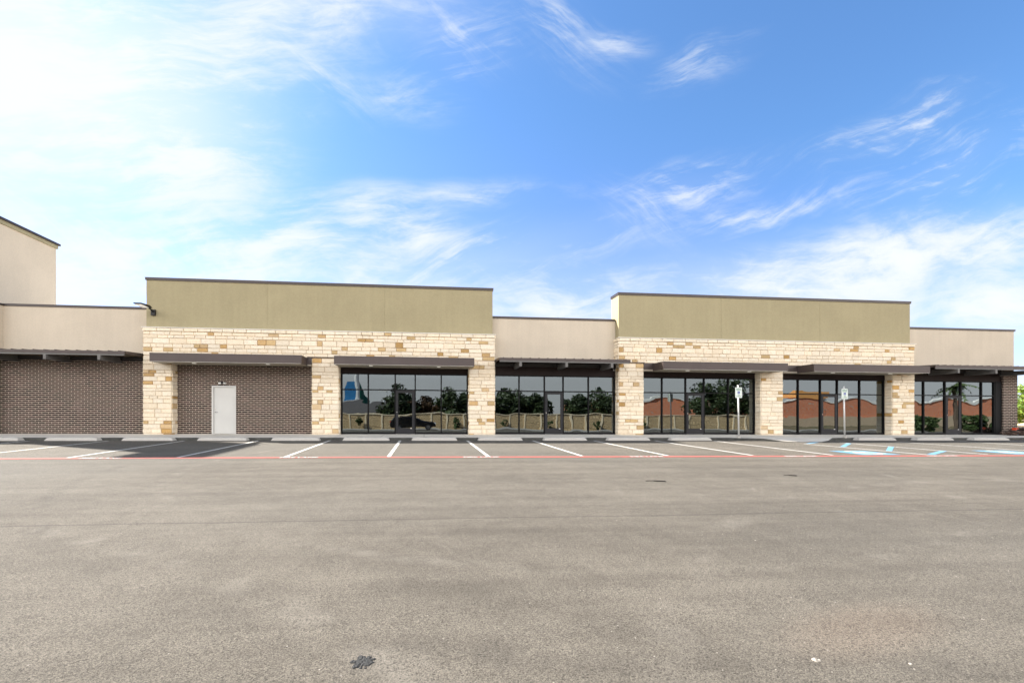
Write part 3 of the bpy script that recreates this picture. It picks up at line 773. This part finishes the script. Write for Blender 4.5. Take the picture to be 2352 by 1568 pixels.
# ================================================================ ACCESSIBLE PARKING SIGNS
def sign(x, y, lean, lab, z0):
    t = thing('parking_sign', lab, 'sign', (x, y, z0), 'accessible parking signs')
    t.rotation_euler = (0, lean, 0)
    MB().tube([(0,0,0), (0,0,2.30)], .032, 12).build('post', 'galvanised', t, sh=False, smooth=True)
    MB().tube([(0,0,-.02), (0,0,.05)], .075, 12).build('base_collar', 'precast_concrete', t, sh=False)
    w, h, zc, rr_ = .152, .228, 1.965, .03
    pts = []
    for cx, cz, a in ((w-rr_, h-rr_, 0), (-w+rr_, h-rr_, 90), (-w+rr_, -h+rr_, 180), (w-rr_, -h+rr_, 270)):
        for q in range(5): pts.append((cx+rr_*math.cos(R(a+q*22.5)), zc+cz+rr_*math.sin(R(a+q*22.5))))
    p = MB().prism(pts, 'y', -.042, -.036).build('sign_panel', 'sign_white', t, sh=False)
    for s, zz, sz in (('RESERVED', .165, .055), ('PARKING', .105, .055), ('VAN', -.105, .045), ('ACCESSIBLE', -.165, .047)):
        me = text_mesh(s, sz, .0015); me.materials.append(MATS['sign_green'])
        o = bpy.data.objects.new('lettering', me); C.objects.link(o); o.parent = p
        o.location = (0, -.0445, zc+zz); o.rotation_euler = (math.pi/2, 0, 0)
    MB().box(-.052, .052, -.0445, -.0425, zc-.052, zc+.052).build('symbol_plate', 'sign_blue', p, sh=False)
    m = MB()
    for q in symbol(0, zc, .1): m.quad(*[(a, -.0465, b) for a, b in q])
    m.build('symbol', 'sign_white', p, sh=False)
    for zz in (.205, -.205): MB().tube([(0,-.040,zc+zz), (0,-.048,zc+zz)], .010, 8).build('bolt', 'chrome', p, sh=False)
sign(13.66, -2.2, R(-1.0), 'accessible parking sign on a pale post before the middle right storefront', -.11)
sign(18.86, -2.05, R(-1.2), 'accessible parking sign on a leaning pale post beside the kerb ramp', -.13)

# ================================================================ SMALL THINGS ON THE LOT
rnd = random.Random(11)
m = MB()
def rock(m, x, y, z, r, tint=None, flat=.6, mi=0, rn=rnd):
    i = len(m.v); k = 6
    m.v.append((x, y, z+r*flat))
    for ring, (rz_, rr_) in enumerate(((.55, .75), (.0, 1.0))):
        for q in range(k):
            a = 2*math.pi*q/k + rn.uniform(-.2, .2)
            u = r*rr_*rn.uniform(.75, 1.2); m.v.append((x+u*math.cos(a), y+u*math.sin(a), z+r*flat*rz_))
    for q in range(k):
        w = (q+1) % k
        m.f.append((i, i+1+q, i+1+w)); m.f.append((i+1+q, i+1+k+q, i+1+k+w, i+1+w)); m.c += [tint]*2; m.m += [mi]*2
for q in range(1500):
    D = 1.6 + 16*rnd.random()**1.6
    X = rnd.uniform(-1.2, 1.6)*D
    if X/D < .1 and rnd.random() < .72: continue
    y = -20+D
    rock(m, X, y, gz(X, y)-.001, rnd.uniform(.002, .0052)*(1+.05*D) * (1.7 if rnd.random() < .04 else 1))
tag(m.build('gravel', 'pebble', sh=False, recalc=False), 'loose pale pebbles scattered over the asphalt', 'gravel', kind='stuff')
def px_ground(px, py):
    cs, sn = math.cos(PSI), math.sin(PSI); a = (px-1066)/1000; zz = -(py-956)/1000
    X, Y = cs*a+sn, cs-sn*a
    t = (-.145+G*(-20+2.1)-EYE)/(zz-G*Y+S*X) if True else 0
    return X*t, Y*t-20
x, y = px_ground(833, 1520)
m = MB()
for q in range(130): 
    a, b = rnd.gauss(0, .028), rnd.gauss(0, .022); rock(m, x+a, y+b, gz(x+a, y+b), rnd.uniform(.006, .014), flat=.5)
tag(m.build('tar_clump', 'tar', sh=False, recalc=False), 'crumbled black lump of tar on the near asphalt', 'tar lump')
for px, py, L, lab in ((1506, 1105, .17, 'thin dark bark strip lying on the asphalt right of centre'), (1815, 1092, .10, 'small dark bark scrap far out on the asphalt')):
    x, y = px_ground(px, py); z0 = gz(x, y)
    m = MB(); m.tube([(x-L, y+.05, z0+.006), (x-L*.3, y+.01, z0+.014), (x+L*.4, y-.01, z0+.012), (x+L, y-.06, z0+.005)], .006, 5)
    m.tube([(x-L*.2, y+.01, z0+.012), (x+L*.9, y-.055, z0+.010)], .010, 5)
    tag(m.build('bark_strip', 'dead_leaf', sh=False), lab, 'debris')
x, y = px_ground(1872, 1515); m = MB(); rock(m, x, y, gz(x, y), .017, flat=.8); rock(m, x+.02, y-.004, gz(x, y), .009, flat=.9)
tag(m.build('small_stone', 'pebble', sh=False, recalc=False), 'single pale stone on the near asphalt at lower right', 'stone')
# rubble and a fallen cone by the brick pier
m = MB(); rq = random.Random(4)
for q in range(230):
    a = rq.gauss(0, .6); b = rq.uniform(-.35, .3); hh = max(0, .40-abs(a)*.22)*rq.random()
    if a < -1.05: continue
    rock(m, 31.0+a, -.2+b, shear(32)-.02+hh, rq.uniform(.04, .12), flat=.8, rn=rq)
tag(m.build('rubble', 'dark_rock', sh=False, recalc=False), 'heap of dark broken bricks and stones at the foot of the brick pier', 'rubble', kind='stuff')
cn = thing('traffic_cone', 'orange cone lying on the rubble beside the brick pier', 'cone', (30.5, -.22, .16))
cn.scale = (.5, .5, .42)
MB().tube([(-.3,0,.03), (.25,.05,.08)], .11, 12, r1=.03).build('body', 'orange_plastic', cn, sh=False); MB().box(-.34, -.30, -.16, .16, -.12, .18).build('base', 'orange_plastic', cn, sh=False)

# ================================================================ VEGETATION
def leafy(name, mt, centre, rad, n, leaf, parent, seed, clumps=26, shell=.55, droop=0):
    r = random.Random(seed); m = MB(); cl = []
    for q in range(clumps):
        while True:
            v = Vector((r.uniform(-1,1), r.uniform(-1,1), r.uniform(-1,1)))
            if .15 < v.length < 1: break
        v = v.normalized()*r.uniform(shell*.7, .88)
        cl.append((v, r.uniform(.22, .42), r.random()))
    for q in range(n):
        v, cr, tone = cl[r.randrange(clumps)]
        d = Vector((r.gauss(0,1), r.gauss(0,1), r.gauss(0,1))).normalized()*cr*r.random()**.4
        p = Vector(((v.x+d.x)*rad[0], (v.y+d.y)*rad[1], (v.z+d.z)*rad[2])) + Vector(centre)
        a = Vector((r.gauss(0,1), r.gauss(0,1), r.gauss(0,.6))).normalized(); b = a.cross(Vector((r.gauss(0,1), r.gauss(0,1), r.gauss(0,1)))).normalized()
        s = leaf*r.uniform(.6, 1.5); t = min(1, max(0, tone*.7+r.random()*.4))
        m.quad(p-a*s, p-b*s*.5, p+a*s, p+b*s*.5, tint=(t, t, t))
    return m.build(name, mt, parent, sh=False, recalc=False)
def tree(x, y, h, rx, mt, lab, seed, leaf=.16, n=2600, cat='tree', name='tree', trunk_h=.35, group='trees beyond the precast fence'):
    z0 = gz(x, y) if y < -2 else shear(x)-.17
    t = thing(name, lab, cat, (x, y, z0), group)
    r = random.Random(seed); m = MB()
    m.tube([(0,0,-.1), (r.uniform(-.1,.1),0,h*.3), (r.uniform(-.2,.2),r.uniform(-.1,.1),h*.75)], h*.035, 8, r1=h*.012)
    for q in range(6):
        a = r.uniform(0, 6.28); zz = h*r.uniform(.25, .5); m.tube([(0,0,zz), (math.cos(a)*rx*.35, math.sin(a)*rx*.35, zz+h*.16), (math.cos(a)*rx*.7, math.sin(a)*rx*.7, zz+h*.28)], h*.014, 6, r1=h*.004)
    m.build('trunk', 'bark', t, sh=False)
    ch = h*(1-trunk_h)/2
    leafy('crown', mt, (0,0,h-ch), (rx, rx, ch), n, leaf, t, seed)
    return t
# seen directly at the right edge
tree(41.5, 6.0, 3.7, 3.3, 'fresh_leaf', 'bright green leafy tree beyond the right end of the shops', 21, leaf=.11, n=9000, trunk_h=.08, group=None)
m = MB(); rq = random.Random(9)
nx, ny = 18, 12
for i in range(nx):
    for j in range(ny):
        f = lambda i, j: (33+i*1.0, -1+j*.8, shear(40)-.15+1.0*math.exp(-((i-7)/5.)**2-((j-5)/3.5)**2)*(1+.15*math.sin(i*2.1+j)))
        m.quad(f(i,j), f(i+1,j), f(i+1,j+1), f(i,j+1))
tag(m.build('sand_bank', 'sand', sh=False, smooth=True), kind='structure')

# ================================================================ THE STREET BEHIND THE CAMERA (seen mirrored in the glass)
FY = -30.
fz = gz(0, FY)
Fn = thing('precast_fence', 'sand coloured precast panel fence with posts mirrored in the storefront glass', 'fence', (0, FY, 0))
m = MB(); x = -42.
ptop = lambda x: gz(x, FY)+1.86
k_ = 0
while x < 40:
    MB().box(x+.09, x+1.77, FY-.05, FY+.05, fz-.2, fz+1.78).build('panel', 'precast_panel', Fn)
    MB().box(x-.09, x+.09, FY-.1, FY+.12, fz-.2, fz+1.80).build('post', 'precast_post', Fn)
    MB().box(x-.09, x+1.77, FY-.11, FY+.14, fz+1.80, fz+1.90).build('coping', 'precast_post', Fn)
    x += 1.86
for ch in Fn.children: ch.location = (0, -FY, 0)
ki = MB(); ki.box(-60, 60, -29.0, -28.82, -.8, gz(0,-29)+.13); tag(ki.build('kerb', 'precast_concrete'), kind='structure')
tr = [(-17,-44,3.6,3.2,'rust_leaf'), (-3.6,-36,5.4,2.7,'dark_leaf'), (-.3,-37,4.4,2.8,'rust_leaf'), (3.6,-36,5.6,2.9,'dark_leaf'), (7.9,-36,5.4,2.7,'dark_leaf'), (11.6,-37,5.6,2.9,'dark_leaf'), (14.6,-36,4.9,2.6,'dark_leaf'),
      (21.5,-38,4.6,2.8,'dark_leaf'), (25.4,-37,5.6,3.3,'dark_leaf'), (38.0,-34,6.2,3.2,'dark_leaf'), (42.0,-35,7.0,3.6,'dark_leaf'), (-26,-46,4.6,3.4,'dark_leaf'), (-35,-44,5,3.4,'dark_leaf')]
for i, (x, y, h, rx, mt) in enumerate(tr):
    tree(x, y, h, rx, mt, 'rusty brown bushy tree beyond the precast fence' if mt == 'rust_leaf' else 'dark evergreen tree beyond the precast fence', 40+i, leaf=.2, n=4200, trunk_h=.06)
for i, x in enumerate((-7.2, 3.6, 9.4, 14.6, 20.6, 26.0)):
    z0 = gz(x, -28.2+.0)-.02
    t = thing('shrub', 'young green shrub planted before the precast fence', 'shrub', (x, -29.3, z0), 'young shrubs along the precast fence')
    MB().tube([(0,0,0), (.05,0,.6)], .03, 6).build('stem', 'bark', t, sh=False)
    leafy('foliage', 'shrub_leaf', (0,0,.75), (.5,.45,.7), 500, .08, t, 80+i, clumps=10)
# black car standing behind the camera
cx, cy = -1.02, -23.2; cz = gz(cx, cy)
car = thing('car', 'black estate car parked in the lot, mirrored in the storefront door', 'car', (cx, cy, cz))
prof = [(-2.28,.35), (-2.3,.75), (-2.2,1.02), (-1.85,1.42), (-1.2,1.52), (-.1,1.50), (.75,1.05), (1.0,1.0), (1.95,.88), (2.24,.72), (2.28,.35)]
m = MB(); m.prism(prof, 'y', -.90, .90); m.build('body', 'car_paint', car, sh=False, bevel=.08)
m = MB(); m.prism([(-1.75,1.05), (-1.6,1.36), (-1.15,1.44), (-.15,1.42), (.55,1.06)], 'y', -.905, .905); m.build('window', 'car_glass', car, sh=False)
for x in (-1.42, 1.42):
    for s in (-1, 1):
        w = MB().tube([(x, s*.74, .33), (x, s*.93, .33)], .34, 20).build('wheel', 'rubber', car, sh=False)
        MB().tube([(x, s*.92, .33), (x, s*.945, .33)], .21, 14).build('rim', 'alloy', w, sh=False)
for s in (-1, 1):
    MB().box(-2.30, -2.12, s*.72-.14, s*.72+.14, .82, 1.0).build('tail_light', 'red_lens', car, sh=False)
    MB().box(2.1, 2.26, s*.68-.16, s*.68+.16, .66, .80).build('headlight', 'white_plastic', car, sh=False)
def pole(x, y, h, lab):
    t = thing('light_pole', lab, 'street lamp', (x, y, gz(x, y)), 'lamp posts behind the fence')
    MB().tube([(0,0,0), (0,0,h)], .13, 8, r1=.08).build('pole', 'galvanised', t, sh=False)
    MB().box(-.9, .1, -.18, .18, h-.12, h+.05).build('lamp_head', 'white_plastic', t, sh=False)
pole(-6.9, -58, 6.2, 'tall lamp post beyond the fence near the grey low building'); pole(19.5, -66, 5.2, 'shorter lamp post beyond the fence near the trees')
# far red-brick shops
RB = thing('brick_building', 'long red brick building with arched white parapet across the road', 'building', (0, 0, 0))
m = MB(); m.box(38, 190, -96, -80, -2, 3.6); m.build('wall', 'red_brick', RB, sh=False)
arc = []
x = 38.
mm = MB(); mt_ = MB()
while x < 190:
    n = 10; pts = [(x, 3.6)] + [(x+13*q/n, 3.9+1.5*math.sin(math.pi*q/n)) for q in range(n+1)] + [(x+13, 3.6)]
    mm.prism(pts, 'y', -80.4, -80.0)
    mt_.prism([(p[0], p[1]) for p in pts[1:-1]] + [(p[0], p[1]+.35) for p in reversed(pts[1:-1])], 'y', -80.5, -79.8); x += 13.
mm.build('arched_parapet', 'red_brick', RB, sh=False); mt_.build('parapet_trim', 'white_trim', RB, sh=False)
MB().box(38, 190, -80, -79.7, -2, .7).build('plinth', 'tan_wall', RB, sh=False)
MB().box(92, 101, -84, -79.6, 5.3, 7.0).build('sign_block', 'orange_stucco', RB, sh=False)
rw = MB().box(62, 130, -62, -61.6, -2, .55).build('retaining_wall', 'tan_wall', sh=False)
tag(rw, 'long low tan retaining wall across the road', 'wall')
GB = thing('grey_building', 'low dark grey warehouse across the road on the left', 'building', (-12, -90, -1))
MB().box(-14, 4.5, -6, 0, 0, 5.4).build('wall', 'grey_wall', GB, sh=False); MB().box(4.6, 9, -6, .2, 0, 5.0).build('end_wall', 'tan_wall', GB, sh=False)
PB = thing('pylon_building', 'tall blue and green fin structure over a pale canopy across the road', 'building', (-20.2, -104, -1))
PB.scale = (1.35, 1, 1.25)
MB().prism([(-3,0), (1.0,0), (1.0,9.5), (-1.0,9.5)], 'y', -1, 0).build('blue_fin', 'pylon_blue', PB, sh=False)
MB().prism([(1.2,0), (5.5,0), (2.6,7), (1.2,9.5)], 'y', -1.5, -.5).build('green_fin', 'pylon_green', PB, sh=False)
MB().tube([(1.5,.6,4), (1.0,.6,10), (2.4,.6,18)], .5, 8).build('white_rib', 'light_grey', PB, sh=False)
MB().box(-10, 2.0, -4, 2, 4.0, 4.9).build('canopy_slab', 'light_grey', PB, sh=False)
for x in (-9, -4.5, 0): MB().box(x-.15, x+.15, -1, -.7, 0, 4).build('post', 'light_grey', PB, sh=False)
o = MB().box(-.9, .9, -.5, .5, 0, .95).build('skip_bin', 'yellow_paint', sh=False, bevel=.04); o.location = (32.2, -18, gz(32,-18)); tag(o, 'bright yellow bin standing in the lot to the right', 'bin')
# palm and feathery shrubs to the east
pt = thing('palm_tree', 'palm tree with hanging fronds east of the lot', 'palm', (66.4, -28, gz(62,-28)))
pt.scale = (1.35,)*3
MB().tube([(0,0,0), (.1,0,2), (0,0,3.9)], .2, 8, r1=.15).build('trunk', 'bark', pt, sh=False)
m = MB(); rq = random.Random(2)
for q in range(26):
    a = rq.uniform(0, 6.28); up = rq.uniform(-.2, 1.2); L = rq.uniform(1.3, 1.9); pv = None
    for i in range(9):
        t = i/8; rr_ = L*t*math.cos(up*.6); zz = 3.9 + L*(math.sin(up)*t - .75*t*t)
        c = Vector((rr_*math.cos(a), rr_*math.sin(a), zz))
        if pv is not None:
            for s in (-1, 1):
                sd = Vector((-math.sin(a), math.cos(a), -.5))*s*.34*(1-t*.6)
                m.quad(pv, c, c+sd+Vector((0,0,-.08)), tint=(t, t, t))
        pv = c
m.build('fronds', 'shrub_leaf', pt, sh=False, recalc=False)
for i, (x, y) in enumerate(((64.0, -24.5), (67.5, -24), (59.5, -26))):
    t = thing('bush', 'feathery green bush on the verge east of the lot', 'bush', (x, y, gz(x, y)), 'feathery bushes east of the lot')
    leafy('foliage', 'shrub_leaf', (0,0,.95), (1.3,1.2,1.15), 2200, .14, t, 120+i, clumps=18)
    MB().tube([(0,0,-.1), (0,0,1.0)], .06, 6).build('stem', 'bark', t, sh=False)
